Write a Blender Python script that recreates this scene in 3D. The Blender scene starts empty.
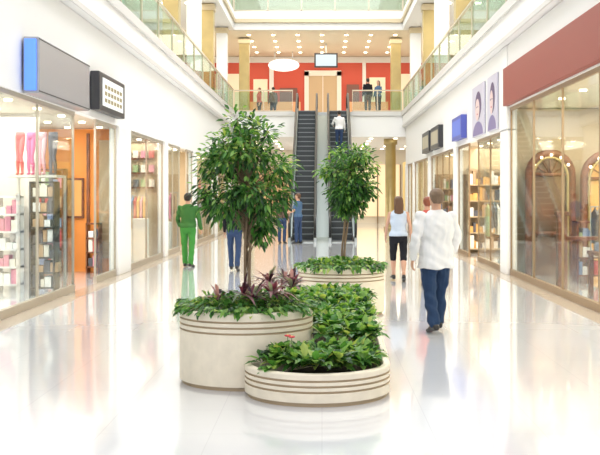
import bpy, bmesh, math, random
from mathutils import Vector, Matrix, noise
from mathutils.bvhtree import BVHTree
random.seed(7)
S = bpy.context.scene
S.view_settings.view_transform = 'Standard'
S.view_settings.look = 'None'
S.view_settings.exposure = 0.0

# ------------------------------------------------------------ materials
MATS = {}
def mat(name, col=(.8,.8,.8), rough=.5, metal=0, emit=0, ecol=None, bump=0, bscale=20, var=0, vscale=3, coat=0, spec=.5):
    if name in MATS: return MATS[name]
    m = bpy.data.materials.new(name); m.use_nodes = True
    nt = m.node_tree; b = nt.nodes['Principled BSDF']
    b.inputs['Base Color'].default_value = (*col, 1)
    b.inputs['Roughness'].default_value = rough
    b.inputs['Metallic'].default_value = metal
    b.inputs['Specular IOR Level'].default_value = spec
    b.inputs['Coat Weight'].default_value = coat
    if emit:
        b.inputs['Emission Color'].default_value = (*(ecol or col), 1)
        b.inputs['Emission Strength'].default_value = emit
    tc = nt.nodes.new('ShaderNodeTexCoord')
    if var:
        n = nt.nodes.new('ShaderNodeTexNoise'); n.inputs['Scale'].default_value = vscale
        nt.links.new(tc.outputs['Object'], n.inputs['Vector'])
        r = nt.nodes.new('ShaderNodeValToRGB')
        r.color_ramp.elements[0].position = .3; r.color_ramp.elements[1].position = .7
        r.color_ramp.elements[0].color = (*[max(0, c*(1-var)) for c in col], 1)
        r.color_ramp.elements[1].color = (*[min(1, c*(1+var)) for c in col], 1)
        nt.links.new(n.outputs['Fac'], r.inputs['Fac']); nt.links.new(r.outputs['Color'], b.inputs['Base Color'])
    if bump:
        n = nt.nodes.new('ShaderNodeTexNoise'); n.inputs['Scale'].default_value = bscale
        nt.links.new(tc.outputs['Object'], n.inputs['Vector'])
        bp = nt.nodes.new('ShaderNodeBump'); bp.inputs['Strength'].default_value = bump
        bp.inputs['Distance'].default_value = .02
        nt.links.new(n.outputs['Fac'], bp.inputs['Height']); nt.links.new(bp.outputs['Normal'], b.inputs['Normal'])
    MATS[name] = m; return m

def glass(name, tint=(.93,.97,.955), base=.05, k=.50):
    m = bpy.data.materials.new(name); m.use_nodes = True; nt = m.node_tree; nt.nodes.clear()
    o = nt.nodes.new('ShaderNodeOutputMaterial'); mx = nt.nodes.new('ShaderNodeMixShader')
    t = nt.nodes.new('ShaderNodeBsdfTransparent'); g = nt.nodes.new('ShaderNodeBsdfGlossy')
    t.inputs[0].default_value = (*tint, 1); g.inputs['Roughness'].default_value = .03
    f = nt.nodes.new('ShaderNodeLayerWeight'); f.inputs['Blend'].default_value = .5
    p = nt.nodes.new('ShaderNodeMath'); p.operation = 'POWER'; p.inputs[1].default_value = 4
    a = nt.nodes.new('ShaderNodeMath'); a.operation = 'MULTIPLY_ADD'; a.inputs[1].default_value = k; a.inputs[2].default_value = base; a.use_clamp = True
    nt.links.new(f.outputs['Facing'], p.inputs[0]); nt.links.new(p.outputs[0], a.inputs[0]); nt.links.new(a.outputs[0], mx.inputs[0])
    nt.links.new(t.outputs[0], mx.inputs[1]); nt.links.new(g.outputs[0], mx.inputs[2]); nt.links.new(mx.outputs[0], o.inputs[0])
    return m

def leafmat(name, col, tr=.35):
    m = bpy.data.materials.new(name); m.use_nodes = True; nt = m.node_tree
    b = nt.nodes['Principled BSDF']; o = nt.nodes['Material Output']
    b.inputs['Base Color'].default_value = (*col, 1); b.inputs['Roughness'].default_value = .38
    t = nt.nodes.new('ShaderNodeBsdfTranslucent'); t.inputs[0].default_value = (min(1,col[0]*1.9), min(1, col[1]*1.7), col[2], 1)
    mx = nt.nodes.new('ShaderNodeMixShader'); mx.inputs[0].default_value = tr
    nt.links.new(b.outputs[0], mx.inputs[1]); nt.links.new(t.outputs[0], mx.inputs[2]); nt.links.new(mx.outputs[0], o.inputs[0])
    return m

WHITE = mat('white_plaster', (.81,.80,.785), .6)
CREAM = mat('cream_plaster', (.78,.71,.59), .6)
SHOPW = mat('shop_wall', (.60,.49,.34), .55)
SHOPC = mat('shop_ceiling', (.68,.60,.47), .6)
BEIGE = mat('beige_ceiling', (.74,.65,.49), .6)
WARM = mat('warm_panel', (.62,.46,.28), .5)
GOLD = mat('gold_cladding', (.48,.37,.16), .35, .3, var=.12, vscale=1.5)
BRONZE = mat('bronze_frame', (.36,.25,.15), .35, .6)
STEEL = mat('brushed_steel', (.44,.47,.47), .3, .8)
SILVER = mat('silver_panel', (.38,.38,.41), .35, .4)
DARK = mat('dark_metal', (.03,.03,.035), .4)
BLACK = mat('black_rubber', (.012,.012,.014), .45)
ORANGE = mat('orange_paint', (.88,.32,.06), .5)
RED = mat('red_wall_paint', (.62,.085,.045), .5)
REDF = mat('brick_red_fascia', (.28,.055,.04), .5)
WOOD = mat('mahogany_wood', (.20,.07,.03), .35, var=.3, vscale=6)
LAMP = mat('lamp_warm', (1,.9,.7), emit=9, ecol=(1,.86,.62))
BLUE = mat('blue_light', (.1,.25,.9), emit=.8)
GLASS = glass('shop_glass')
GLASSG = glass('balustrade_glass', (.80,.92,.86), .06, .4)
GLASSE = glass('escalator_glass',(.62,.72,.70),.08,.4)

def floor_mat():
    m = bpy.data.materials.new('polished_white_tile'); m.use_nodes = True; nt = m.node_tree
    b = nt.nodes['Principled BSDF']; tc = nt.nodes.new('ShaderNodeTexCoord')
    br = nt.nodes.new('ShaderNodeTexBrick'); br.offset = 0
    br.inputs['Scale'].default_value = 1; br.inputs['Brick Width'].default_value = .8; br.inputs['Row Height'].default_value = .8
    br.inputs['Mortar Size'].default_value = .004
    br.inputs['Color1'].default_value = (.76,.77,.81,1); br.inputs['Color2'].default_value = (.78,.79,.825,1)
    br.inputs['Mortar'].default_value = (.70,.71,.75,1)
    nt.links.new(tc.outputs['Object'], br.inputs['Vector']); nt.links.new(br.outputs['Color'], b.inputs['Base Color'])
    b.inputs['Roughness'].default_value = .16; b.inputs['Specular IOR Level'].default_value = .45
    b.inputs['Coat Weight'].default_value = .9; b.inputs['Coat IOR'].default_value = 1.58; b.inputs['Coat Roughness'].default_value = .07
    return m
FLOOR = floor_mat()

# ------------------------------------------------------------ helpers
def link(o, parent=None):
    S.collection.objects.link(o)
    if parent: o.parent = parent
    return o
def grp(name, loc=(0,0,0)):
    e = bpy.data.objects.new(name, None); e.empty_display_size = .2; e.location = loc
    return link(e)
def mesh(name, verts, faces, mats, parent=None, mi=None, smooth=False, bevel=0):
    me = bpy.data.meshes.new(name); me.from_pydata([tuple(v) for v in verts], [], faces)
    for m in (mats if isinstance(mats, list) else [mats]): me.materials.append(m)
    if mi: me.polygons.foreach_set('material_index', mi)
    if smooth: me.polygons.foreach_set('use_smooth', [True]*len(faces))
    me.update(); o = bpy.data.objects.new(name, me)
    if bevel:
        b = o.modifiers.new('bevel', 'BEVEL'); b.width = bevel; b.segments = 2
    return link(o, parent)
BF = [(0,3,2,1),(4,5,6,7),(0,1,5,4),(1,2,6,5),(2,3,7,6),(3,0,4,7)]
def bv(x0,x1,y0,y1,z0,z1):
    return [(x0,y0,z0),(x1,y0,z0),(x1,y1,z0),(x0,y1,z0),(x0,y0,z1),(x1,y0,z1),(x1,y1,z1),(x0,y1,z1)]
def box(name,x0,x1,y0,y1,z0,z1,m,parent=None,bevel=0):
    return mesh(name, bv(min(x0,x1),max(x0,x1),min(y0,y1),max(y0,y1),min(z0,z1),max(z0,z1)), BF, m, parent, bevel=bevel)
def boxes(name, lst, mats, parent=None, bevel=0):
    V=[];F=[];M=[]
    for b in lst:
        n=len(V); x0,x1,y0,y1,z0,z1=b[:6]
        V+=bv(min(x0,x1),max(x0,x1),min(y0,y1),max(y0,y1),min(z0,z1),max(z0,z1)); F+=[tuple(i+n for i in f) for f in BF]
        M+=[b[6] if len(b)>6 else 0]*6
    return mesh(name,V,F,mats,parent,M,bevel=bevel)
def prism(name, poly, x0, x1, m, parent=None):
    n=len(poly); V=[(x0,y,z) for y,z in poly]+[(x1,y,z) for y,z in poly]
    F=[tuple(range(n)), tuple(range(2*n-1,n-1,-1))]+[(i,(i+1)%n,n+(i+1)%n,n+i) for i in range(n)]
    return mesh(name,V,F,m,parent)

class Src:
    def __init__(s): s.v=[]; s.f=[]; s.l=[]
    def loft(s, rings, lab):
        n=len(rings[0]); b=len(s.v)
        for r in rings: s.v+=[Vector(p) for p in r]
        for i in range(len(rings)-1):
            for j in range(n):
                k=(j+1)%n; s.f.append((b+i*n+j,b+i*n+k,b+(i+1)*n+k,b+(i+1)*n+j)); s.l.append(lab)
        s.f.append(tuple(b+j for j in range(n-1,-1,-1))); s.l.append(lab)
        q=b+(len(rings)-1)*n; s.f.append(tuple(q+j for j in range(n))); s.l.append(lab)
    def limb(s, pts, rad, lab, n=12, ref=(0,1,0), cap=True):
        pts=[Vector(p) for p in pts]; rad=[(r,r) if not isinstance(r,tuple) else r for r in rad]
        N=len(pts); T=[(pts[min(i+1,N-1)]-pts[max(i-1,0)]).normalized() for i in range(N)]
        L=[]
        if cap:
            a=min(rad[0])
            L+=[(pts[0]-T[0]*a*.85,(rad[0][0]*.45,rad[0][1]*.45),T[0]),(pts[0]-T[0]*a*.5,(rad[0][0]*.85,rad[0][1]*.85),T[0])]
        L+=list(zip(pts,rad,T))
        if cap:
            a=min(rad[-1])
            L+=[(pts[-1]+T[-1]*a*.5,(rad[-1][0]*.85,rad[-1][1]*.85),T[-1]),(pts[-1]+T[-1]*a*.85,(rad[-1][0]*.45,rad[-1][1]*.45),T[-1])]
        rings=[]; ref=Vector(ref)
        for p,r,t in L:
            u=ref-t*ref.dot(t)
            if u.length<.05: u=Vector((1,0,0))-t*t.x
            u.normalize(); w=t.cross(u)
            rings.append([p+u*r[0]*math.cos(2*math.pi*k/n)+w*r[1]*math.sin(2*math.pi*k/n) for k in range(n)])
        s.loft(rings,lab)
    def zrings(s, L, lab, n=24, X=0, p=2.3):
        rings=[]
        for z,rx,ry,cy in L:
            r=[]
            for k in range(n):
                a=2*math.pi*k/n; c,d=math.cos(a),math.sin(a)
                r.append((X+rx*math.copysign(abs(c)**(2/p),c), cy+ry*math.copysign(abs(d)**(2/p),d), z))
            rings.append(r)
        s.loft(rings,lab)
    def ell(s,c,r,lab,n=10):
        rings=[]
        for i in range(1,n):
            t=math.pi*i/n
            rings.append([(c[0]+r[0]*math.sin(t)*math.cos(2*math.pi*k/12),c[1]+r[1]*math.sin(t)*math.sin(2*math.pi*k/12),c[2]-r[2]*math.cos(t)) for k in range(12)])
        s.loft(rings,lab)
    def make(s,name,mats,parent=None,smooth=True):
        return mesh(name,s.v,s.f,mats,parent,list(s.l),smooth)

# ------------------------------------------------------------ people
SK=mat('skin',(.55,.31,.21),.5)
def cloth(name,col): return mat('cloth_'+name,col,.85,bump=.12,bscale=14,spec=.2)
LSK,LTOP,LBOT,LSHOE,LHAIR,LEYE,LLIP=range(7)
def fk(o,L,a,side=0):
    a=math.radians(a); return Vector(o)+Vector((side,L*math.sin(a),-L*math.cos(a)))
def human(name, loc, rot, height, top, bot, shoe, hair, legs, arms, female=False, sleeve=1, pants=1, jacket=False, longhair=False, voxel=.011, headturn=0, skin=None, bald=False, wide=1.0):
    A=Src(); H=Src()
    fw = .9 if female else 1
    infl = 1.22 if jacket else 1.04
    pel=[(.79,.09,.075,0),(.84,.155*(1.03 if female else 1),.115,-.005),(.90,.172*(1.04 if female else 1),.13,-.012),(.98,.162,.12,-.005),(1.06,.148*fw,.105,0)]
    A.zrings(pel,LBOT)
    hem=.78 if jacket else .94
    w=.86 if female else 1
    jw=1.10 if jacket else 1
    ch=[(hem,.178*(1 if not female else .98)*infl,.132*infl,-.01),(hem+.05,.176*infl*(.97 if female else 1),.13*infl,-.008),(1.04,.162*w*infl,.112*infl,0),(1.12,.155*w*infl,.108*infl,.004),
        (1.22,.166*fw*infl,.122*infl,.006),(1.31,.176*fw*jw,.128*infl,.008 if not female else .02),(1.38,.178*fw*jw,.118*jw,0),(1.43,.155*fw*jw,.098*jw,-.005),(1.465,.10,.08,-.01),(1.49,.062,.062,-.01)]
    A.zrings(ch,LTOP)
    A.limb([(0,-.02,1.42),(0,-.008,1.50),(0,.008,1.58)],[.062,.054,.055],LSK)
    if sleeve or jacket: A.limb([(0,-.014,1.455),(0,-.01,1.485)],[.075,.062],LTOP,cap=False,n=16)
    for sgn,(a,b,fp) in zip((-1,1),legs):
        hip=Vector((sgn*.088,-.004,.90)); kn=fk(hip,.41,a,sgn*.004); an=fk(kn,.405,b,-sgn*.01)
        m1=hip.lerp(kn,.5); m2=kn.lerp(an,.35)
        if pants>=1:
            q=1.12 if jacket else 1
            A.limb([hip,m1,kn],[.092*q,.080*q,.066*q],LBOT); A.limb([kn,m2,an],[.066*q,.064*q,.058*q],LBOT)
        else:
            pe=kn.lerp(an,.15)
            A.limb([hip,m1,kn,pe],[.09,.078,.064,.062],LBOT)
            A.limb([kn,m2,kn.lerp(an,.75),an],[.05,.055,.036,.032],LSK)
        f=Matrix.Rotation(math.radians(fp),3,'X')
        def P(y,z): return an+f@Vector((sgn*y*.08,y,z))
        rings=[]
        for y,hw,zb,zt in [(-.075,.022,-.075,-.03),(-.06,.034,-.085,-.01),(-.02,.038,-.086,.025),(.04,.040,-.085,.015),(.10,.046,-.086,-.025),(.15,.047,-.086,-.04),(.185,.036,-.084,-.05),(.20,.018,-.078,-.06)]:
            r=[]
            for k in range(12):
                t=2*math.pi*k/12; cz=(zb+zt)/2; hz=(zt-zb)/2
                q=P(y,cz+hz*math.copysign(abs(math.sin(t))**.7,math.sin(t))); r.append(q+Vector((hw*math.copysign(abs(math.cos(t))**.8,math.cos(t)),0,0)))
            rings.append(r)
        A.loft(rings,LSHOE)
        A.limb([an+Vector((0,0,.06)),an+Vector((0,0,-.02))],[.036,.036],LSHOE if pants>=1 else LSK)
    sw=.178*(.9 if female else 1)*(1.06 if jacket else 1)
    for sgn,(a,ab,fl) in zip((-1,1),arms):
        sh=Vector((sgn*sw,-.005,1.405)); ar,br,fr=[math.radians(t) for t in (a,ab,a+fl)]
        d=Vector((sgn*math.sin(br),math.sin(ar)*math.cos(br),-math.cos(ar)*math.cos(br)))
        el=sh+d*.285
        inw=-.10 if fl>40 else .06
        d2=Vector((sgn*inw,math.sin(fr),-math.cos(fr))).normalized(); wr=el+d2*.25
        k=1.0 if not female else .82
        js=1.22 if jacket else 1.0
        if sleeve>=1:
            A.limb([sh,sh.lerp(el,.5),el],[.060*k*js,.055*k*js,.050*k*js],LTOP); A.limb([el,el.lerp(wr,.4),wr-d2*.01],[.050*k*js,.047*k*js,.038*k*js],LTOP)
            A.limb([wr-d2*.06,wr+d2*.01],[.027,.026],LSK)
        elif sleeve>0:
            A.limb([sh,sh.lerp(el,.6)],[.060*k,.058*k],LTOP)
            A.limb([sh.lerp(el,.3),el,el.lerp(wr,.35),wr],[.048*k,.041*k,.040*k,.027],LSK)
        else:
            A.limb([sh,sh.lerp(el,.5),el,el.lerp(wr,.35),wr],[.052*k,.045*k,.038*k,.038*k,.025],LSK)
        n=Vector((-sgn,0,0)); n=(n-d2*n.dot(d2)).normalized(); s2=d2.cross(n).normalized()
        if s2.y<0: s2=-s2
        H.limb([wr-d2*.01,wr+d2*.03,wr+d2*.085],[(.022,.017),(.036,.015),(.040,.013)],LSK,ref=s2,cap=True)
        for i,(off,ln) in enumerate([(.030,.070),(.010,.078),(-.010,.073),(-.029,.056)]):
            b0=wr+d2*.082+s2*off; c1=b0+d2*ln*.42+n*ln*.10; c2=c1+d2*ln*.30+n*ln*.2; c3=c2+d2*ln*.18+n*ln*.24
            H.limb([b0-d2*.015,b0,c1,c2,c3],[.0095,.0095,.0085,.008,.007],LSK,n=8)
        t0=wr+d2*.02+s2*.028; t1=t0+d2*.035+s2*.022+n*.012; t2=t1+d2*.03+s2*.006+n*.012
        H.limb([t0,t1,t2],[.012,.0105,.0085],LSK,n=8)
    Hd=Src()
    Hd.zrings([(1.522,.026,.028,.052),(1.535,.042,.045,.042),(1.56,.056,.068,.026),(1.60,.067,.085,.012),(1.64,.074,.094,.004),(1.675,.077,.098,0),(1.705,.072,.092,-.003),(1.73,.055,.072,-.006),(1.746,.028,.036,-.008)],LSK,p=2.1)
    Hd.limb([(0,.092,1.655),(0,.106,1.625),(0,.104,1.612)],[.009,.013,.014],LSK,n=8)
    for sg in (-1,1): Hd.ell((sg*.079,-.008,1.635),(.010,.018,.031),LSK)
    Hd.ell((0,.030,1.545),(.028,.035,.018),LSK)
    if not bald:
        if longhair:
            Hd.zrings([(1.36,.05,.022,-.085),(1.42,.085,.035,-.085),(1.50,.092,.048,-.072),(1.58,.092,.07,-.048),(1.65,.090,.088,-.025),(1.70,.086,.092,-.014),(1.735,.070,.08,-.012),(1.765,.035,.045,-.014)],LHAIR)
        else:
            Hd.zrings([(1.575,.056,.03,-.062),(1.61,.072,.048,-.050),(1.65,.081,.070,-.032),(1.69,.084,.090,-.018),(1.72,.072,.086,-.012),(1.745,.050,.062,-.012),(1.76,.024,.03,-.012)],LHAIR)
    R=Matrix.Rotation(math.radians(headturn),3,'Z')
    n0=len(A.v)
    A.v+=[R@v for v in Hd.v]; A.f+=[tuple(i+n0 for i in f) for f in Hd.f]; A.l+=Hd.l
    bvh=BVHTree.FromPolygons([tuple(v) for v in A.v],A.f)
    me=bpy.data.meshes.new('tmp'); me.from_pydata([tuple(v) for v in A.v],[],A.f); me.update()
    to=bpy.data.objects.new('tmp',me); S.collection.objects.link(to)
    rm=to.modifiers.new('r','REMESH'); rm.mode='VOXEL'; rm.voxel_size=voxel
    sm=to.modifiers.new('s','SMOOTH'); sm.factor=.5; sm.iterations=2
    dg=bpy.context.evaluated_depsgraph_get(); ev=bpy.data.meshes.new_from_object(to.evaluated_get(dg))
    bpy.data.objects.remove(to); bpy.data.meshes.remove(me)
    V=[v.co.copy() for v in ev.vertices]; N=[v.normal.copy() for v in ev.vertices]
    F=[tuple(p.vertices) for p in ev.polygons]; L=[]
    for p in ev.polygons:
        r=bvh.find_nearest(p.center); L.append(A.l[r[2]] if r[2] is not None else 0)
    bpy.data.meshes.remove(ev)
    isc=[0]*len(V)
    for f,l in zip(F,L):
        for i in f:
            if l in (LTOP,LBOT): isc[i]=max(isc[i],1)
            elif l==LHAIR: isc[i]=2
    for i,c in enumerate(isc):
        v=V[i]
        if c==1:
            q=noise.noise(Vector((v.x*5,v.y*5,v.z*11+v.x*7)))+.45*noise.noise(Vector((v.x*14,v.y*14,v.z*7-v.x*10)))
            V[i]=v+N[i]*q*(.022 if jacket else .011)
        elif c==2: V[i]=v+N[i]*.004*noise.noise(Vector((v.x*60,v.y*60,v.z*12)))
    E=Src()
    for sg in (-1,1):
        E.ell((sg*.031,.084,1.645),(.013,.010,.009),LEYE); E.ell((sg*.031,.092,1.645),(.006,.004,.006),LSHOE)
        E.limb([(sg*.016,.093,1.664),(sg*.045,.084,1.665)],[.004,.004],LHAIR,n=6)
    E.limb([(-.022,.084,1.583),(0,.092,1.583),(.022,.084,1.583)],[.005,.007,.005],LLIP,n=6)
    E.v=[R@v for v in E.v]
    for Q in (H,E):
        n0=len(V); V+=Q.v; F+=[tuple(i+n0 for i in f) for f in Q.f]; L+=Q.l
    zm=min(v.z for v in V); k=height/1.755
    V=[Vector((v.x*wide,v.y*wide,v.z-zm))*k for v in V]
    sk=skin or SK
    o=mesh(name,V,F,[sk,top,bot,shoe,hair,mat('eye_white',(.8,.8,.8),.3),mat('lips',(.5,.18,.15),.5)],None,L,True)
    o.location=loc; o.rotation_euler=(0,0,math.radians(rot)); return o

C_white=cloth('white',(.72,.71,.71)); C_jean=cloth('dark_denim',(.022,.045,.10)); C_blk=cloth('black',(.015,.015,.02))
C_green=cloth('green',(.05,.16,.04)); C_green2=cloth('green_trouser',(.06,.26,.05)); C_tank=cloth('pale_blue',(.50,.58,.70))
C_blue=cloth('blue',(.07,.13,.23)); C_den=cloth('denim',(.035,.06,.13)); C_red=cloth('coral',(.50,.10,.08)); C_brn=cloth('brown',(.12,.08,.06))
SHOE=mat('black_leather',(.015,.013,.012),.35); HB=mat('hair_brown',(.10,.045,.02),.5); HG=mat('hair_greying',(.16,.10,.06),.6); HD=mat('hair_dark',(.02,.015,.012),.5); HR=mat('hair_auburn',(.20,.05,.02),.5)
stand=[(3,-1,0),(-3,-4,0)]; walk=[(16,8,4),(-6,-26,-18)]; walk2=[(-6,-24,-16),(15,8,4)]
relax=[(4,8,12),(-3,8,14)]
human('man_in_white_jacket',(1.44,12.6,0),12,1.79,C_white,C_jean,SHOE,HG,[(-5,-20,-12),(16,6,2)],[(-12,16,26),(14,15,30)],jacket=True,voxel=.008,wide=1.07)
human('woman_in_tank_top',(1.53,20.0,0),0,1.68,C_tank,C_blk,SHOE,HB,walk,[(10,12,20),(-10,12,15)],female=True,sleeve=0,pants=0,longhair=True,voxel=.009,wide=1.1)
human('woman_in_coral_top',(2.0,19.0,0),0,1.68,C_red,C_den,SHOE,HR,walk2,relax,female=True,sleeve=.5)
human('man_in_green_overalls',(-3.2,23.9,0),-10,1.76,C_green,C_green2,SHOE,HD,[(6,2,0),(-3,-8,-4)],[(8,14,40),(2,14,20)],voxel=.010,wide=1.1)
human('man_walking',(-1.98,22.6,0),0,1.75,C_blk,C_den,SHOE,HD,walk,relax)
human('man_in_blue_shirt',(-.85,35.4,0),60,1.78,C_blue,C_den,SHOE,HB,stand,[(10,10,70),(5,8,20)],sleeve=.5,voxel=.013)
human('woman_in_denim',(-1.42,35.6,0),200,1.70,C_brn,C_den,SHOE,HB,stand,relax,female=True,longhair=True,voxel=.013)
human('man_on_escalator',(.76,44.15,3.69),0,1.76,C_white,C_den,SHOE,HD,[(3,-1,0),(-1,-3,0)],[(20,25,60),(5,10,25)],voxel=.013)
human('man_at_balcony',(2.25,49.3,5.7),20,1.78,C_blk,C_brn,SHOE,HD,stand,relax,voxel=.014)
human('woman_at_balcony',(2.78,49.5,5.7),150,1.68,C_blue,C_blk,SHOE,HD,stand,[(15,10,60),(5,8,15)],female=True,longhair=True,voxel=.014)
human('man_in_upper_lobby',(-2.6,53.2,5.7),30,1.76,C_brn,C_blk,SHOE,HD,stand,relax,voxel=.015)
human('woman_in_upper_lobby',(-3.3,52.6,5.7),120,1.66,C_red,C_blk,SHOE,HB,stand,relax,female=True,longhair=True,voxel=.015)

# ------------------------------------------------------------ room shell
XL,XR=-4.36,4.0
box('floor',-9,9,-8,64,-.2,0,FLOOR)
boxes('trim_1',[(XL-.05,XL+.30,5,47.5,0,.004),(XR-.30,XR+.05,5,47.5,0,.004)],[mat('tan_border_tile',(.44,.37,.30),.15)])
boxes('wall_left',[(-4.5,XL,5,47.8,3.2,4.95),(-4.5,XL,-8,5,0,4.95),(-8.2,-8.0,5,62,0,14.5)],[WHITE])
boxes('wall_right',[(XR,XR+.14,5,22.3,3.6,4.95),(XR,XR+.14,22.3,47.8,3.15,4.95),(XR,XR+.14,-8,5,0,4.95),(8,8.2,5,62,0,14.5)],[WHITE])
g=grp('gallery_floor_slab')
boxes('side_slabs',[(-8,-4.2,-8,47.8,4.96,5.68),(3.85,8,-8,47.8,4.96,5.68),(-8,8,47.8,62,4.5,5.68)],[WHITE],g)
boxes('edge_mouldings',[(-4.2,-4.14,-8,47.8,5.5,5.7),(3.79,3.85,-8,47.8,5.5,5.7),(-4.2,-1.33,47.72,47.8,5.5,5.7),(1.36,3.85,47.72,47.8,5.5,5.7),
   (-4.2,-4.17,-8,47.8,4.96,5.05),(3.82,3.85,-8,47.8,4.96,5.05)],[mat('edge_white',(.62,.60,.58),.5)],g)
g=grp('upper_floor_slab')
boxes('slabs',[(-8,-4.2,8,47.8,9.6,10.5),(3.85,8,8,47.8,9.6,10.5),(-8,8,47.8,62,9.62,10.5),(-8,8,47.9,62,9.6,9.62,1)],[WHITE,BEIGE],g)
boxes('soffit_trims',[(-4.3,-4.12,8,47.8,9.95,10.12),(3.77,3.95,8,47.8,9.95,10.12),(-4.2,3.85,47.65,47.8,9.95,10.12)],[mat('gold_trim',(.60,.50,.33),.4,.3)],g)
boxes('wall_back',[(-8,8,62,62.2,0,14.5)],[CREAM])
box('ceiling',-8,8,47.8,62,14.4,14.6,WHITE)
boxes('shop_ceilings',[(-8,-4.5,5,47.8,3.22,3.32),(4.14,8,5,22.3,3.62,3.72),(4.14,8,22.3,47.8,3.18,3.28)],[SHOPC])
g=grp('skylight_frame')
boxes('beams',[(-4.6,4.3,y,y+.18,14.6,14.9) for y in range(10,48,4)]+[(-4.7,-4.5,8,47.8,14.5,14.9),(4.2,4.4,8,47.8,14.5,14.9)],[WHITE],g)
boxes('trim_2',[(-4.56,XL+.03,a,b,0,3.2) for a,b in [(12.5,13.3),(21.4,22.7),(27.7,28.2),(34,34.7),(41,41.6),(47,47.8)]]+
  [(XR-.03,XR+.2,a,b,0,3.16) for a,b in [(21.5,22.3),(29.7,30.3),(37,37.6),(43.5,44),(47,47.8)]]+[(XR-.03,XR+.2,21.5,22.3,3.1,4.95)],[WHITE],bevel=.02)
boxes('wall_partitions',[(-8,-4.56,22.5,22.65,0,3.2,1),(-8,-4.56,27.9,28.05,0,3.2,0),(-8,-4.56,34.3,34.45,0,3.2,2),(-8,-4.56,41.2,41.4,0,3.2,0),
  (4.2,8,21.85,22.0,0,3.6,0),(4.2,8,29.9,30.05,0,3.15,0),(4.2,8,37.2,37.35,0,3.15,2),(4.2,8,43.7,43.8,0,3.15,0),(-8,-4.56,47.5,47.7,0,3.2,0),(4.2,8,47.5,47.7,0,3.15,0),(-8,-5.2,18.3,18.4,0,3.2,3)],
  [SHOPW,ORANGE,WARM,mat('pale_shop_wall',(.66,.62,.57),.5)])

wn=[0]
def shopwin(side,y0,y1,zt,n):
    wn[0]+=1; g=grp('window_%d'%wn[0]); X=XL-.07 if side<0 else XR+.07
    fr=[(X-.035,X+.035,y0,y1,0,.13),(X-.03,X+.03,y0,y1,zt-.07,zt)]
    for i in range(n+1):
        y=y0+(y1-y0)*i/n; w=.012 if 0<i<n else .03
        fr.append((X-.02,X+.02,max(y0,y-w),min(y1,y+w),.13,zt-.07))
    boxes('frame',fr,[BRONZE if side>0 else mat('pale_frame',(.46,.40,.32),.35,.4)],g)
    box('pane',X-.004,X+.004,y0+.02,y1-.02,.13,zt-.07,GLASS,g)
shopwin(-1,13.3,17.8,3.2,2); shopwin(-1,19.5,21.4,3.2,1); shopwin(-1,22.7,27.7,3.2,2); shopwin(-1,28.2,31,3.2,2); shopwin(-1,32.6,34,3.2,1); shopwin(-1,34.7,41,3.2,3); shopwin(-1,41.6,47,3.2,3); shopwin(-1,5,12.5,3.2,4)
shopwin(1,5,14.6,3.6,4); shopwin(1,14.6,19.2,3.6,2); shopwin(1,19.2,21.5,3.6,1); shopwin(1,22.3,26,3.15,2); shopwin(1,27.6,29.7,3.15,1); shopwin(1,30.3,37,3.15,4); shopwin(1,37.6,43.5,3.15,3); shopwin(1,44,47,3.15,2)

# signs
g=grp('sign_box'); box('panel',-4.34,-4.1,14.5,17.65,3.2,4.02,SILVER,g,.02); box('light_strip',-4.3,-4.14,14.44,14.5,3.24,3.98,BLUE,g)
boxes('panel_joints',[(-4.102,-4.096,14.5,17.65,3.22,3.24),(-4.102,-4.096,14.5,17.65,3.98,4.0)],[DARK],g)
g=grp('illuminated_menu_sign'); box('case',-4.34,-4.16,18.7,21.1,3.32,4.05,DARK,g,.02); box('face',-4.16,-4.145,18.95,20.85,3.42,3.95,mat('sign_face',(.75,.75,.72),emit=.3),g)
boxes('lettering',[(-4.145,-4.138,19.1+i*.28,19.1+i*.28+.18,3.5+.13*j,3.57+.13*j) for i in range(6) for j in range(3)],[mat('letter_grey',(.3,.25,.12),.5)],g)
box('sign_fascia',XR-.12,XR,8,21.45,3.62,4.42,REDF,None,.01)
for i,(y0,y1) in enumerate([(22.6,23.9),(24.4,26.3)]):
    g=grp('portrait_poster'); box('board',XR-.05,XR-.01,y0,y1,3.22,4.5,mat('poster_lilac',(.55,.53,.62),.5),g)
    s=Src(); c=(y0+y1)/2; h=(y1-y0)*.5
    def disc(cy,cz,ry,rz,x,l,n=20,a0=0,a1=360): 
        b=len(s.v); s.v+=[Vector((x,cy+ry*math.cos(math.radians(a0+(a1-a0)*k/n)),cz+rz*math.sin(math.radians(a0+(a1-a0)*k/n)))) for k in range(n)]; s.f.append(tuple(range(b,b+n))); s.l.append(l)
    disc(c,3.24,h*.85,.34,XR-.0515,2,20,0,190); disc(c-.06,3.98,h*.52,.36,XR-.053,0); disc(c+.05,3.88,h*.36,.28,XR-.055,1); disc(c+.05,3.77,.07,.02,XR-.057,3)
    disc(c-.05,3.95,.06,.02,XR-.057,0); disc(c+.17,3.95,.06,.02,XR-.057,0)
    s.make('picture',[mat('poster_hair',(.12,.08,.16),.6),mat('poster_face',(.68,.52,.50),.6),mat('poster_violet',(.22,.18,.34),.6),mat('poster_lip',(.5,.1,.12),.6)],g,False)
g=grp('blue_sign'); box('case',XR-.16,XR,27.6,29.6,3.3,3.95,mat('blue_sign_paint',(.08,.10,.42),.4),g,.01); box('rim',XR-.165,XR-.16,27.75,29.45,3.4,3.85,mat('blue2',(.12,.18,.6),emit=.1),g)
g=grp('black_sign'); box('case',XR-.16,XR,33,35.4,3.3,4.05,DARK,g); box('face',XR-.165,XR-.16,33.2,35.2,3.45,3.9,mat('sign_lit2',(.4,.36,.26),emit=.1),g)
g=grp('black_sign'); box('case',XR-.16,XR,36,38.4,3.3,4.05,DARK,g); box('face',XR-.165,XR-.16,36.2,38.2,3.45,3.9,MATS['sign_lit2'],g)

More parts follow.
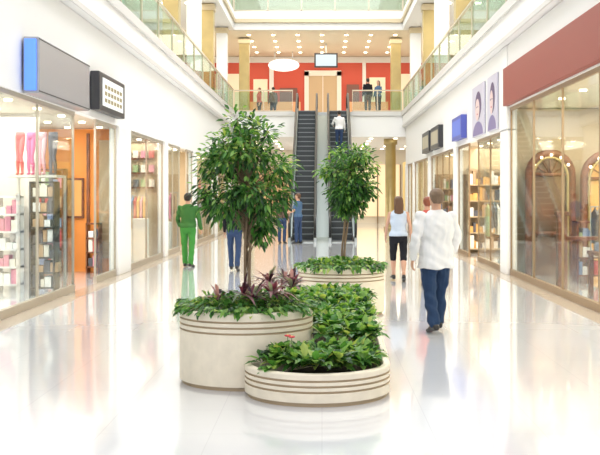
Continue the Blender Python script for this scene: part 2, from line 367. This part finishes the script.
def balustrade(pts_axis, fixed, a0, a1, z, name='glass_balustrade', step=1.5):
    g=grp(name); n=max(1,round((a1-a0)/step)); posts=[]; 
    def bx(f0,f1,b0,b1,z0,z1):
        return (f0,f1,b0,b1,z0,z1) if pts_axis=='y' else (b0,b1,f0,f1,z0,z1)
    for i in range(n+1):
        p=a0+(a1-a0)*i/n; posts.append(bx(fixed-.03,fixed+.03,max(a0,p-.025),min(a1,p+.025),z,z+1.0))
    posts+= [bx(fixed-.04,fixed+.04,a0,a1,z+1.0,z+1.06), bx(fixed-.03,fixed+.03,a0,a1,z,z+.08)]
    boxes('posts_and_rail',posts,[mat('champagne_rail',(.55,.48,.36),.3,.6)],g); b=bx(fixed-.005,fixed+.005,a0,a1,z+.1,z+.96); box('glass',*b,GLASSG,g)
for X in (-4.25,3.9): balustrade('y',X,9,47.7,5.7,step=2.4)
balustrade('x',47.95,-4.2,-1.4,5.7); balustrade('x',47.95,1.45,3.85,5.7)
for X in (-4.25,3.9): balustrade('y',X,9,47.7,10.5)
balustrade('x',47.95,-4.2,3.85,10.5)
for X0 in (-4.95,4.15):
    for y,m in [(22,WHITE),(31,GOLD),(36.5,WHITE),(41,GOLD),(46.8,WHITE)]:
        g=grp('square_column'); box('shaft',X0,X0+.5,y,y+.5,5.7,9.58,m,g,.02)
        boxes('base_and_capital',[(X0-.05,X0+.55,y-.05,y+.55,5.7,5.95),(X0-.05,X0+.55,y-.05,y+.55,9.3,9.55)],[MATS['gold_trim']],g)
        box('shaft_upper',X0,X0+.5,y,y+.5,10.52,14.4,WHITE,g)
for X0 in (-4.15,3.45):
    g=grp('gold_column'); box('shaft',X0,X0+.5,50,50.5,5.7,9.58,GOLD,g,.03); boxes('base_and_capital',[(X0-.05,X0+.55,49.95,50.55,5.7,5.95),(X0-.05,X0+.55,49.95,50.55,9.3,9.55)],[MATS['gold_trim']],g)
for X0 in (-3.9,3.1):
    g=grp('round_column'); s=Src(); s.zrings([(0,.34,.34,49.6),(.15,.34,.34,49.6),(.16,.26,.26,49.6),(4.2,.26,.26,49.6),(4.22,.34,.34,49.6),(4.5,.34,.34,49.6)],0,X=X0+.3,p=2); s.make('shaft',[GOLD],g)

# second level far interior
boxes('wall_red',[(-8,8,57,57.15,5.7,9.58,0)],[RED])
boxes('trim_3',[(-8,8,56.9,57,9.25,9.58),(-3.0,-2.75,56.9,57,5.7,9.25),(2.3,2.5,56.9,57,5.7,9.25)],[WHITE])
g=grp('door_1'); box('leaf',-.75,.85,56.92,57,5.7,8.5,mat('beige_door',(.55,.40,.24),.5),g)
boxes('frame',[(-1.0,-.75,56.86,57,5.7,8.75),(.85,1.1,56.86,57,5.7,8.75),(-1.0,1.1,56.86,57,8.5,8.8),(.03,.07,56.9,56.93,5.7,8.5)],[mat('door_frame',(.8,.77,.7),.5)],g)
g=grp('oval_sign'); s=Src(); s.v=[];n=32
for dy in (0,.12): s.v+=[Vector((-2.1+.85*math.cos(2*math.pi*k/n),54.9+dy,8.85+.34*math.sin(2*math.pi*k/n))) for k in range(n)]
s.f=[tuple(range(n)),tuple(range(2*n-1,n-1,-1))]+[(i,(i+1)%n,n+(i+1)%n,n+i) for i in range(n)]; s.l=[0]*len(s.f)
s.make('plate',[mat('sign_white',(.95,.95,.97),emit=.4)],g,False); boxes('hangers',[(-2.6,-2.57,54.94,54.97,9.1,9.6),(-1.63,-1.6,54.94,54.97,9.1,9.6)],[STEEL],g)
g=grp('television'); box('bezel',-.4,.82,52,52.12,8.35,9.1,DARK,g,.02); box('screen',-.32,.74,51.98,52,8.43,9.02,mat('tv_screen',(.4,.5,.62),emit=.35),g); box('bracket',.18,.24,52.04,52.1,9.1,9.6,STEEL,g)
boxes('upper_shop_counter',[(-4,-1.2,55.6,56.2,5.7,6.9,0),(-3.9,-3.1,56.8,56.99,6.2,8.3,1),(-2.4,-1.4,56.8,56.99,6.2,7.8,2),(1.4,2.1,56.8,56.99,6.2,8.0,2),(2.7,3.6,56.8,56.99,6.0,8.4,1),(-7.6,-4.4,56.8,56.99,6.0,8.6,1),(4.4,7.6,56.8,56.99,6.0,8.6,1),(1.5,3.6,54.5,55,5.7,6.8,0)],[mat('orange_counter',(.68,.33,.16),.5),mat('display_cream',(.75,.65,.48),emit=.25),mat('display_dark',(.2,.08,.06),.5)])
def spots(name,pts,r,m):
    s=Src()
    for x,y,z in pts: s.limb([(x,y,z-.03),(x,y,z)],[r,r],0,n=10,cap=False)
    s.make(name,[m],None,False)
spots('ceiling_spotlights',[(x,y,9.6) for x in [-3.6+1.2*i for i in range(7)] for y in (49.2,51.2,53.2,55.2)],.085,LAMP)
spots('gallery_spotlights',[(x,y,9.6) for x in (-6.6,-5.5,5.2,6.4) for y in range(20,47,3)],.12,LAMP)
spots('lobby_spotlights',[(x,y,4.5) for x in [-6+1.2*i for i in range(11)] for y in (49,51.5,54,57,60)],.1,LAMP)
spots('shop_spotlights',[(x,y,3.22) for x in (-6.6,-5.6,-4.9) for y in [14+1.6*i for i in range(20)]]+[(x,y,3.18) for x in (4.7,5.4,6.4) for y in [23.2+1.6*i for i in range(15)]]+[(x,y,3.62) for x in (4.7,5.6,6.6) for y in [10+1.6*i for i in range(7)]],.065,LAMP)
boxes('gallery_shopfronts',[(-7.99,-7.9,y,y+3.4,5.7,8.4,i%3) for i,y in enumerate(range(14,53,4))]+[(7.9,7.99,y,y+3.4,5.7,8.4,(i+1)%3) for i,y in enumerate(range(14,53,4))],[mat('gal_cream',(.8,.70,.5),emit=.2),mat('gal_glass',(.25,.30,.27),.1),mat('gal_warm',(.6,.42,.28),.4)])
g=grp('far_shopfront')
boxes('display_windows',[(-7.8,-5,61.85,62,.4,3.4,0),(-4.4,-1.6,61.85,62,.4,3.4,1),(-1.2,1.6,61.85,62,0,3,2),(2,4.8,61.85,62,.4,3.6,0),(5.2,7.8,61.85,62,.4,3.4,1)],[mat('disp_lit',(.9,.75,.5),emit=.4),mat('disp_warm',(.6,.36,.18),emit=.2),mat('disp_dark',(.2,.13,.1),.4)],g)
boxes('mullions',[(x,x+.08,61.78,61.85,0,3.6) for x in (-7.8,-6.4,-5,-3,-1.6,-.2,1.6,3.4,4.8,6.5)],[BRONZE],g)
boxes('side_shop_panels',[(4.2,4.3,47.9,52,.2,3.4,0),(-4.3,-4.2,47.9,52,.2,3.4,1)],[mat('panel_yellow',(.75,.55,.2),emit=.15),mat('panel_lt',(.55,.6,.5),.2)])

# ------------------------------------------------------------ escalators
def escalator(xc):
    g=grp('escalator'); w=.40; tn=math.tan(math.radians(30)); Y0=37.9; Y1=Y0+5.7/tn
    V=[];F=[];M=[]
    N=25; rise=5.7/N; dep=rise/tn
    prof=[(36.4,.02,0)]
    y=Y0;z=.02
    for i in range(N):
        prof+= [(y,z,0),(y,z+rise-.035,1),(y-.012,z+rise-.035,2),(y-.012,z+rise,2)]
        z+=rise; y+=dep
    prof+=[(49.0,z,0)]
    for (yy,zz,_) in prof: V+=[(xc-w,yy,zz),(xc+w,yy,zz)]
    for i in range(len(prof)-1):
        F.append((2*i,2*i+1,2*i+3,2*i+2)); a,b=prof[i],prof[i+1]
        M.append(2 if b[2]==2 and a[2]==2 else (1 if b[2]==1 else 0))
    mesh('steps',V,F,[mat('step_tread',(.10,.10,.11),.4,.4),mat('step_riser',(.045,.05,.055),.4,.3,),mat('step_nosing',(.22,.24,.25),.4,.3)],g,M)
    for sx in (-1,1):
        x=xc+sx*(w+.07)
        prism('skirt',[(36.2,.0),(Y0+.6,.0),(Y1,5.7-.75*.6),(Y1,5.7),(49.2,5.7),(49.2,5.86),(Y1,5.86),(Y0,.16),(36.2,.16)],x-.05,x+.05,STEEL,g)
        arc=[(36.75-.36*math.sin(math.radians(t)),.54-.36*math.cos(math.radians(t))) for t in range(10,181,17)]
        arc2=[(49.0+.36*math.sin(math.radians(t)),6.22+.36*math.cos(math.radians(t))) for t in range(0,171,17)]
        path=arc+[(Y0-.3,.90),(Y0+.1,1.0)]+[(Y1-.2,6.46),(Y1+.3,6.58)]+arc2
        prism('balustrade_panel',[(36.75,.15)]+path+[(49.0,5.85),(Y1,5.85),(Y0,.15)],x-.006,x+.006,GLASSE,g)
        s=Src(); s.limb([(x,a,b) for a,b in path],[.05]*len(path),0,n=10,ref=(1,0,0)); s.make('handrail',[BLACK],g)
    prism('truss',[(36.4,-.0),(38.6,0),(Y1,5.7-.55-.6),(Y1,5.55),(38.0,-.0)],xc-w,xc+w,STEEL,g)
    box('comb_plate',xc-w,xc+w,36.0,36.4,0,.03,STEEL,g)
escalator(-.72); escalator(.76)
prism('escalator_divider',[(38.6,0),(47.5,4.9),(47.5,5.5),(38.0,.12),(37.6,0)],-.2,.24,mat('divider_grey',(.30,.33,.32),.4,.5))

# ------------------------------------------------------------ planters
STONE=mat('cream_stone',(.78,.69,.55),.5,var=.05,vscale=8,bump=.1,bscale=60); GROOVE=mat('stone_groove',(.45,.34,.22),.6)
SOIL=mat('soil',(.05,.03,.02),.9,bump=.6,bscale=30)
def planter(name, outline, h, grooves, foot=.03):
    n=len(outline); P=[Vector((a,b,0)) for a,b in outline]; Nn=[]
    for i in range(n):
        t=(P[(i+1)%n]-P[i-1]).normalized(); Nn.append(Vector((t.y,-t.x,0)))
    prof=[(.025,0,1),(.025,foot,1),(.0,foot+.005,0)]
    for gz in sorted(grooves): prof+=[(0,gz-.009,0),(.012,gz-.005,1),(.012,gz+.005,1),(0,gz+.009,0)]
    prof+=[(0,h-.012,0),(.006,h-.003,0),(.016,h,0),(.055,h,0),(.062,h-.01,0),(.065,h-.09,0)]
    V=[];F=[];M=[]
    for d,z,_ in prof: V+=[p-q*d+Vector((0,0,z)) for p,q in zip(P,Nn)]
    for i in range(len(prof)-1):
        for j in range(n):
            k=(j+1)%n; F.append((i*n+j,i*n+k,(i+1)*n+k,(i+1)*n+j)); M.append(1 if prof[i][2] or prof[i+1][2] else 0)
    q=(len(prof)-1)*n; F.append(tuple(q+j for j in range(n))); M.append(2)
    g=grp(name); mesh('bowl',V,F,[STONE,GROOVE,SOIL],g,M); return g
def circ(cx,cy,r,a0=0,a1=360,n=72,end=False):
    return [(cx+r*math.cos(math.radians(a0+(a1-a0)*i/n)),cy+r*math.sin(math.radians(a0+(a1-a0)*i/n))) for i in range(n+(1 if end else 0))]
T=(-.706,9.35); Bk=(.277,14.62)
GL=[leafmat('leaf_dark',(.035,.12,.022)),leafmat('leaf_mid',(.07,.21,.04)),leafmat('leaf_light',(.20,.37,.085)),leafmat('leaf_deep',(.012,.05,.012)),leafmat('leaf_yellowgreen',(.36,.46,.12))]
PL=[leafmat('leaf_purple',(.18,.045,.085)),leafmat('leaf_pinkgrey',(.40,.22,.26)),leafmat('leaf_plum',(.07,.03,.05)),leafmat('leaf_sage',(.28,.32,.23))]

def leaves(name, L, mats, parent):
    V=[];F=[];M=[]
    for p,d,up,ln,wd,mi,droop in L:
        d=d.normalized(); s=d.cross(up)
        if s.length<.01: s=Vector((1,0,0))
        s.normalize(); u=s.cross(d); b=len(V)
        def q(t,sd,f): return p+d*(ln*t)+s*(wd*sd)+u*(f*wd)-Vector((0,0,droop*ln*t*t))
        V+=[q(0,0,0),q(.3,-.42,.12),q(.3,0,0),q(.3,.42,.12),q(.62,-.46,.12),q(.62,0,0),q(.62,.46,.12),q(1,0,0)]
        F+=[(b,b+1,b+2),(b,b+2,b+3),(b+1,b+4,b+5,b+2),(b+2,b+5,b+6,b+3),(b+4,b+7,b+5),(b+5,b+7,b+6)]; M+=[mi]*6
    return mesh(name,V,F,mats,parent,M)
def rv(): 
    while True:
        v=Vector((random.uniform(-1,1),random.uniform(-1,1),random.uniform(-1,1)))
        if .05<v.length<1: return v.normalized()
def pick(w): return random.choices(range(len(w)),w)[0]
def tree(parent, base, zc, rx, rz, lean, ncl, nl, ls):
    s=Src(); bx,by,bz=base; top=Vector((bx+lean,by,zc))
    BARK=mat('bark',(.22,.15,.09),.8,bump=.4,bscale=50)
    for k in range(3):
        a=k*2.1; o=Vector((math.cos(a)*.018,math.sin(a)*.018,0)); 
        pts=[Vector(base)+o*1.6+Vector((0,0,-.06))]
        for t in (.25,.5,.75,1): 
            aa=a+t*4; pts.append(Vector(base).lerp(top,t)+Vector((math.cos(aa)*.02,math.sin(aa)*.02,0))*(1+t))
        s.limb(pts,[.016,.014,.013,.012,.008],0,n=8,ref=(1,0,0))
    Ls=[]
    for c in range(ncl):
        while True:
            v=Vector((random.uniform(-1,1),random.uniform(-1,1),random.uniform(-1,1)))
            if .35<v.length<1: break
        wz=1-.25*max(0,-v.z)
        ce=Vector((bx+lean+v.x*rx*wz,by+v.y*rx*wz,zc+v.z*rz))
        st=Vector(base).lerp(top,min(1,max(.35,(ce.z-.25-bz)/(zc-bz))))
        if ce.z-.3>top.z: st=top
        mid=st.lerp(ce,.55)+Vector((0,0,.04)); s.limb([st,mid,ce],[.007,.005,.003],0,n=5,ref=(1,0,0),cap=False)
        for i in range(nl):
            r=rv()*random.uniform(.02,.13); p=ce+r
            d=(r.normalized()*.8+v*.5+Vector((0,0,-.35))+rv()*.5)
            lit=(v.z+r.z*6)  # higher leaves lean to lighter greens: light from above put into leaf colour
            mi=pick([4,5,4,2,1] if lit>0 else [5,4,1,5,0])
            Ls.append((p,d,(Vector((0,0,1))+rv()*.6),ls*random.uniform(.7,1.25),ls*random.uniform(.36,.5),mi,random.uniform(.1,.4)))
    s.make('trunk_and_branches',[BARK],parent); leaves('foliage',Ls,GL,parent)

g=planter('round_planter',circ(*T,.62),.68,[.60,.55,.50])
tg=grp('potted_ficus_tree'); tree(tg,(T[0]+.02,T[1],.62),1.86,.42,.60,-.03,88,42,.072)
def ground(name,c,r,z,n,hang=True,parent=None,ls=.075):
    L=[]
    for i in range(n):
        a=random.uniform(0,2*math.pi); rr=r*math.sqrt(random.uniform(0,1)); 
        e=hang and rr>r*.8
        p=Vector((c[0]+rr*math.cos(a),c[1]+rr*math.sin(a),z+random.uniform(.0,.11)*(1-.4*(rr/r)**2)))
        out=Vector((math.cos(a),math.sin(a),0))
        d=out*random.uniform(.2,1)+rv()*.7+Vector((0,0,.4))
        if e: p+=out*random.uniform(0,.07); d=out+Vector((0,0,-.2))+rv()*.5; p.z=z+random.uniform(.0,.06)
        L.append((p,d,Vector((0,0,1))+rv()*.4,ls*random.uniform(.7,1.3),ls*.55,pick([3,5,4,1,.7]),.3))
    if hang:
        for i in range(16):
            a=random.uniform(0,2*math.pi); out=Vector((math.cos(a),math.sin(a),0)); ln=random.uniform(.02,.07)
            for k in range(8):
                t=k/7; p=Vector((c[0],c[1],z+.03))+out*(r+.02+.07*math.sin(t*1.8))-Vector((0,0,ln*t*t))
                L.append((p,out*.5+rv()*.8-Vector((0,0,.5)),out+Vector((0,0,.6)),ls*.8,ls*.45,pick([3,4,3,1]),.2))
    leaves(name,L,GL,parent)
pg=grp('groundcover_plant'); ground('leaves',T,.585,.68,1500,True,pg)
rg=grp('purple_cordyline'); L=[]
for cx,cy,cz,n in [(-.45,9.02,.82,40),(-.28,9.25,.86,36),(-.62,8.98,.78,30),(-.5,9.45,.88,36),(-.95,9.15,.76,14),(-.35,9.5,.88,26),(-.72,9.1,.8,16)]:
    for i in range(n):
        a=random.uniform(0,2*math.pi); el=random.uniform(.3,1.4)
        d=Vector((math.cos(a)*math.cos(el),math.sin(a)*math.cos(el),math.sin(el)))
        L.append((Vector((cx,cy,cz)),d,Vector((0,0,1)),random.uniform(.18,.34),.038,pick([4,4,3,3]),random.uniform(.2,.7)))
leaves('leaves',L,PL,rg)
g=planter('round_planter',circ(*Bk,.63),.68,[.60,.55,.50])
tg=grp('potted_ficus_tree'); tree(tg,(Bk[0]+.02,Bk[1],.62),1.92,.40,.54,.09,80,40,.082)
pg=grp('groundcover_plant'); ground('leaves',Bk,.59,.68,1000,True,pg,.09)
c1=(-.04,8.706); c2=(.08,12.95)
out=circ(*c1,.631,181,360,48,True)+[(c1[0]+.631+(c2[0]+.6-c1[0]-.631)*t,c1[1]+(c2[1]-c1[1])*t) for t in (.2,.4,.6,.8)]+circ(*c2,.60,0,180,36,True)
out+=[(-.52-.10*t,12.95+(10.02-12.95)*t) for t in (.25,.5,.75)]+circ(*T,.65,80,-84,40,True)
planter('low_planter_bed',out,.27,[.21,.165,.12])
bg=grp('peace_lily_bed'); L=[]
def inbed(x,y):
    if (x-T[0])**2+(y-T[1])**2<.72**2: return False
    if y<c1[1]: return (x-c1[0])**2+(y-c1[1])**2<.50**2
    if y>c2[1]: return (x-c2[0])**2+(y-c2[1])**2<.5**2
    return abs(x-(c1[0]+(c2[0]-c1[0])*(y-c1[1])/(c2[1]-c1[1])))<.52
cnt=0
while cnt<290:
    x=random.uniform(-.7,.7); y=random.uniform(8.1,13.5)
    if cnt%3==0: y=random.uniform(8.1,10)
    if not inbed(x,y): continue
    cnt+=1
    hgt=random.uniform(.02,.10)+(.15 if y>9.1 else .03)
    for i in range(14):
        a=random.uniform(0,2*math.pi); el=random.uniform(.25,1.3)
        d=Vector((math.cos(a)*math.cos(el),math.sin(a)*math.cos(el),math.sin(el)))
        L.append((Vector((x,y,.21+hgt))+d*.03,d,Vector((0,0,1)),random.uniform(.12,.19),random.uniform(.06,.085),pick([2.5,5,6,1,1.2]),random.uniform(.2,.7)))
leaves('leaves',L,GL,bg)
fl=grp('red_flower'); s=Src()
for cx,cy,cz in [(-.26,8.6,.50),(-.30,8.75,.49)]:
    for k in range(6):
        a=k*math.pi/3; s.ell((cx+.016*math.cos(a),cy+.016*math.sin(a),cz),(.013,.013,.008),0,6)
    s.ell((cx,cy,cz+.006),(.008,.008,.008),1,6); s.limb([(cx,cy,.2),(cx,cy,cz)],[.003,.003],2,n=6)
s.make('blossoms',[mat('petal_red',(.7,.06,.08),.5),mat('petal_core',(.9,.7,.2),.5),GL[1]],fl)

# ------------------------------------------------------------ shop contents
PAL=[mat('goods_%d'%i,c,.5) for i,c in enumerate([(.6,.1,.1),(.85,.8,.72),(.1,.1,.12),(.75,.40,.12),(.22,.3,.5),(.7,.3,.4),(.30,.42,.22),(.85,.85,.85),(.5,.33,.2)])]
def shelf(name,x0,x1,y0,y1,h,n,frame,axis='x',seed=0,pal=None):
    rnd=random.Random(seed); g=grp(name)
    b=[(x0,x0+.03,y0,y1,0,h),(x1-.03,x1,y0,y1,0,h)]+[(x0,x1,y0,y1,.12+(h-.15)*i/n,.15+(h-.15)*i/n) for i in range(n+1)]
    boxes('frame',b,[frame],g); q=[]; pal=pal or list(range(9))
    for i in range(n):
        z=.15+(h-.15)*i/n; p=x0+.05
        while p<x1-.08:
            w=rnd.uniform(.05,.13); hh=rnd.uniform(.3,.8)*(h/n)
            q.append((p,p+w,y0+.04,y1-.08,z,z+hh,rnd.choice(pal))); p+=w+.01
    boxes('goods',q,PAL,g)
def rack(name,x0,x1,y,h=1.5,seed=1):
    rnd=random.Random(seed); g=grp(name); s=Src()
    s.limb([(x0,y,0),(x0,y,h),(x1,y,h),(x1,y,0)],[.015]*4,0,n=8,ref=(0,1,0))
    s.limb([(x0,y-.25,.02),(x0,y+.25,.02)],[.02,.02],0,n=8,ref=(1,0,0)); s.limb([(x1,y-.25,.02),(x1,y+.25,.02)],[.02,.02],0,n=8,ref=(1,0,0))
    s.make('rail',[STEEL],g); s=Src(); x=x0+.08
    while x<x1-.06:
        l=rnd.randrange(9); L=rnd.uniform(.6,.95)
        s.loft([[(x-a,y-b,z),(x+a,y-b,z),(x+a,y+b,z),(x-a,y+b,z)] for a,b,z in [(.025,.24,h-L),(.03,.2,h-.35),(.03,.23,h-.14),(.015,.06,h-.06),(.005,.01,h)]],l); x+=.085
    s.make('garments',PAL,g,False)
def mannequin(loc,rot,top,bot,female=True):
    mm=mat('mannequin_white',(.7,.68,.65),.4)
    human('mannequin',loc,rot,1.75,top,bot,mm,mm,stand,[(5,10,10),(-4,12,25)],female=female,sleeve=0 if female else 1,pants=0 if female else 1,bald=True,voxel=.016,skin=mm)
shelf('display_rack',-4.98,-4.55,17.0,17.35,1.95,7,DARK,seed=2,pal=[2,1,7,8,2])
shelf('display_rack',-5.75,-5.35,17.6,17.95,1.7,5,mat('white_rack',(.8,.8,.8),.4),seed=3,pal=[7,1,7,5])
shelf('display_shelf',-7.6,-5.7,22.0,22.4,2.3,5,WOOD,seed=5)
boxes('counter',[(-6.2,-5.4,14.5,16.2,0,1.0),(-6.25,-5.35,14.45,16.25,1.0,1.05)],[mat('counter_white',(.70,.67,.64),.4)])
boxes('hosiery_shelf',[(-5.35,-4.5,16.95,17.6,2.02,2.06),(-5.35,-5.31,17.56,17.6,0,2.02),(-4.54,-4.5,17.56,17.6,0,2.02)],[mat('shelf_grey',(.6,.58,.56),.5)])
for i,(x,c) in enumerate([(-5.22,(.62,.10,.10)),(-5.03,(.65,.12,.30)),(-4.84,(.75,.40,.45)),(-4.65,(.10,.10,.13))]):
    g=grp('mannequin_legs'); s=Src()
    def Z(z): return 2.06+(z-2.06)*.82
    for o,bn in ((-.038,.0),(.038,.09)):
        s.limb([(x+o,17.3,Z(2.86)),(x+o*1.1,17.3+bn*-.6,Z(2.62)),(x+o,17.3-bn,Z(2.45)),(x+o,17.3-.02,Z(2.28)),(x+o,17.3,Z(2.13))],[.05,.042,.032,.034,.02],0,n=12)
        s.limb([(x+o,17.32,Z(2.10)),(x+o,17.24,Z(2.09)),(x+o,17.18,Z(2.085))],[.022,.02,.012],0,n=10,ref=(0,0,1))
    s.zrings([(Z(2.80),.075,.055,17.3),(Z(2.90),.085,.06,17.3),(Z(2.97),.075,.055,17.3)],0,X=x); s.make('legs',[mat('stocking_%d'%i,c,.6)],g)
boxes('framed_pictures',[(-5.75,-5.35,22.42,22.5,1.2,2.1,0),(-5.71,-5.39,22.41,22.42,1.25,2.05,1),(-5.0,-4.7,22.42,22.5,.3,2.95,2),(-5.28,-5.22,22.42,22.5,0,3.1,0)],[WOOD,PAL[3],WARM])
shelf('display_cabinet',-5.2,-4.9,22.0,22.3,1.1,3,WOOD,seed=9)
rack('clothes_rack',-7,-5,25.5,seed=4); rack('clothes_rack',-6.6,-4.75,27.3,h=1.7,seed=6); rack('clothes_rack',-5.1,-4.6,24.3,seed=16)
mannequin((-4.9,29.3,0),-80,PAL[7],PAL[2])
boxes('display_plinth',[(-5.0,-4.6,26,26.6,0,1.1),(-5.0,-4.6,30.2,30.8,0,.9),(-5.0,-4.6,36,37,0,1.2)],[WHITE],bevel=.01)
rack('clothes_rack',-6.8,-4.8,33.2,h=1.8,seed=11); shelf('display_shelf',-7,-4.8,40.6,41.0,2.4,5,WARM,seed=12)
boxes('wall_shelving',[(-7.8,-4.7,27.75,27.88,z,z+.05,0) for z in (1.9,2.3,2.7)]+[(-4.8-.22*i,-4.66-.22*i,27.72,27.88,z+.05,z+.25,1+(i*5+int(z*10))%9) for i in range(9) for z in (1.9,2.3,2.7)],[WOOD]+PAL)
def arch(x0,x1,y,h,pm,name='arched_mirror'):
    g=grp(name); r=(x1-x0)/2; xc=(x0+x1)/2; zc=h-r
    pts=[(x0,y,0),(x0,y,zc*.5),(x0,y,zc)]+[(xc-r*math.cos(math.radians(t)),y,zc+r*math.sin(math.radians(t))) for t in range(15,166,15)]+[(x1,y,zc),(x1,y,zc*.5),(x1,y,0)]
    s=Src(); s.limb(pts,[(.07,.08)]*len(pts),0,n=10,ref=(0,1,0),cap=False)
    pts2=[(xc+(p[0]-xc)*.80,y-.02,p[2]*.965) for p in pts]; s.limb(pts2,[.03]*len(pts2),1,n=8,ref=(0,1,0),cap=False)
    s.limb([(x0,y,zc),(x1,y,zc)],[.04,.04],0,n=8,cap=False); s.limb([(x0,y,.9),(x1,y,.9)],[.04,.04],0,n=8,cap=False)
    for k in range(1,6): t=k*30; s.limb([(xc,y,zc),(xc-r*math.cos(math.radians(t)),y,zc+r*math.sin(math.radians(t)))],[.015,.015],0,n=6,cap=False)
    for k in range(5):
        t=30+k*30; s.ell((xc-r*.9*math.cos(math.radians(t)),y-.1,zc+r*.9*math.sin(math.radians(t))),(.03,.03,.03),2,6)
    s.make('frame',[WOOD,GOLD,LAMP],g)
    V=[(p[0],y+.05,p[2]) for p in pts]; mesh('panel',V,[tuple(range(len(pts)))],pm,g)
arch(4.42,5.35,21.4,2.62,mat('mirror_brown',(.35,.22,.14),.12,.6)); arch(5.6,6.7,21.4,2.62,mat('amber_glow_panel',(.75,.42,.15),.3,emit=.35))  # second arch: golden light put into the panel's material as a glow
g=grp('wooden_gate_post'); boxes('posts',[(4.25,4.42,18.0,18.17,0,1.35),(4.22,4.45,17.97,18.2,1.35,1.42),(5.0,5.12,18.0,18.12,0,1.1),(4.42,5.0,18.05,18.1,.9,.97)],[WOOD],g,.01)
shelf('display_cabinet',5.0,6.6,19.6,20.0,1.2,3,WOOD,seed=21)
boxes('display_table',[(4.5,5.6,15.5,17,.72,.78)]+[(x,x+.07,y,y+.07,0,.72) for x in (4.52,5.5) for y in (15.52,16.9)],[WOOD])
boxes('folded_clothes',[(4.6+.33*i,4.85+.33*i,15.65+.45*j,15.95+.45*j,.78,.86+.03*((i+j)%3),(i*3+j*2)%9) for i in range(3) for j in range(3)],PAL)
rack('clothes_rack',5.0,6.8,18.6,seed=22)
shelf('display_shelf',4.3,6.5,29.4,29.8,2.5,5,WARM,seed=23,pal=[1,7,8,3,2]); mannequin((4.6,32.0,0),100,PAL[3],PAL[2])
rack('clothes_rack',4.4,6.4,27,seed=24); shelf('display_shelf',4.3,6.5,36.6,37,2.4,5,WARM,seed=25)

# ------------------------------------------------------------ lights
W=bpy.data.worlds.new('World'); S.world=W; W.use_nodes=True
bg_=W.node_tree.nodes['Background']; bg_.inputs[0].default_value=(.95,.97,1,1); bg_.inputs[1].default_value=1.75
def area(name,loc,sx,sy,e,col=(1,1,1),rot=(0,0,0)):
    l=bpy.data.lights.new(name,'AREA'); l.shape='RECTANGLE'; l.size=sx; l.size_y=sy; l.energy=e; l.color=col
    o=bpy.data.objects.new(name,l); o.location=loc; o.rotation_euler=rot; link(o)
wc=(1,.86,.66)
area('shop_lamp',(-5.9,17,3.15),2.4,8,430,(1,.95,.87)); area('shop_lamp',(-5.9,28,3.15),2.4,10,440,(1,.92,.80)); area('shop_lamp',(-5.9,41,3.15),2.4,12,420,wc)
area('shop_lamp',(5.8,15,3.55),2.6,12,640,wc); area('shop_lamp',(5.8,27,3.1),2.4,9,430,(1,.90,.75)); area('shop_lamp',(5.8,40,3.1),2.4,14,470,wc)
area('lobby_lamp',(0,55,4.4),13,10,620,(1,.91,.76)); area('upper_lobby_lamp',(0,52,9.5),12,7,580,(1,.91,.77)); area('top_floor_fill',(0,54,14.2),12,7,850,(1,.97,.92))  # the top-floor area is an added fill, brightening the far third level
area('gallery_lamp',(-6.2,33,9.5),2.6,26,480,(1,.92,.8)); area('gallery_lamp',(6,33,9.5),2.6,26,480,(1,.92,.8))
area('skylight_glow',(-.15,27,14.4),8,38,2500,(1,1,1))

# ------------------------------------------------------------ camera
c=bpy.data.cameras.new('camera'); c.sensor_width=36; c.lens=60; c.shift_x=-22/600; c.shift_y=-32.5/600; c.clip_end=300
co=bpy.data.objects.new('camera',c); co.location=(0,0,1.72); co.rotation_euler=(math.radians(90),0,0); link(co); S.camera=co
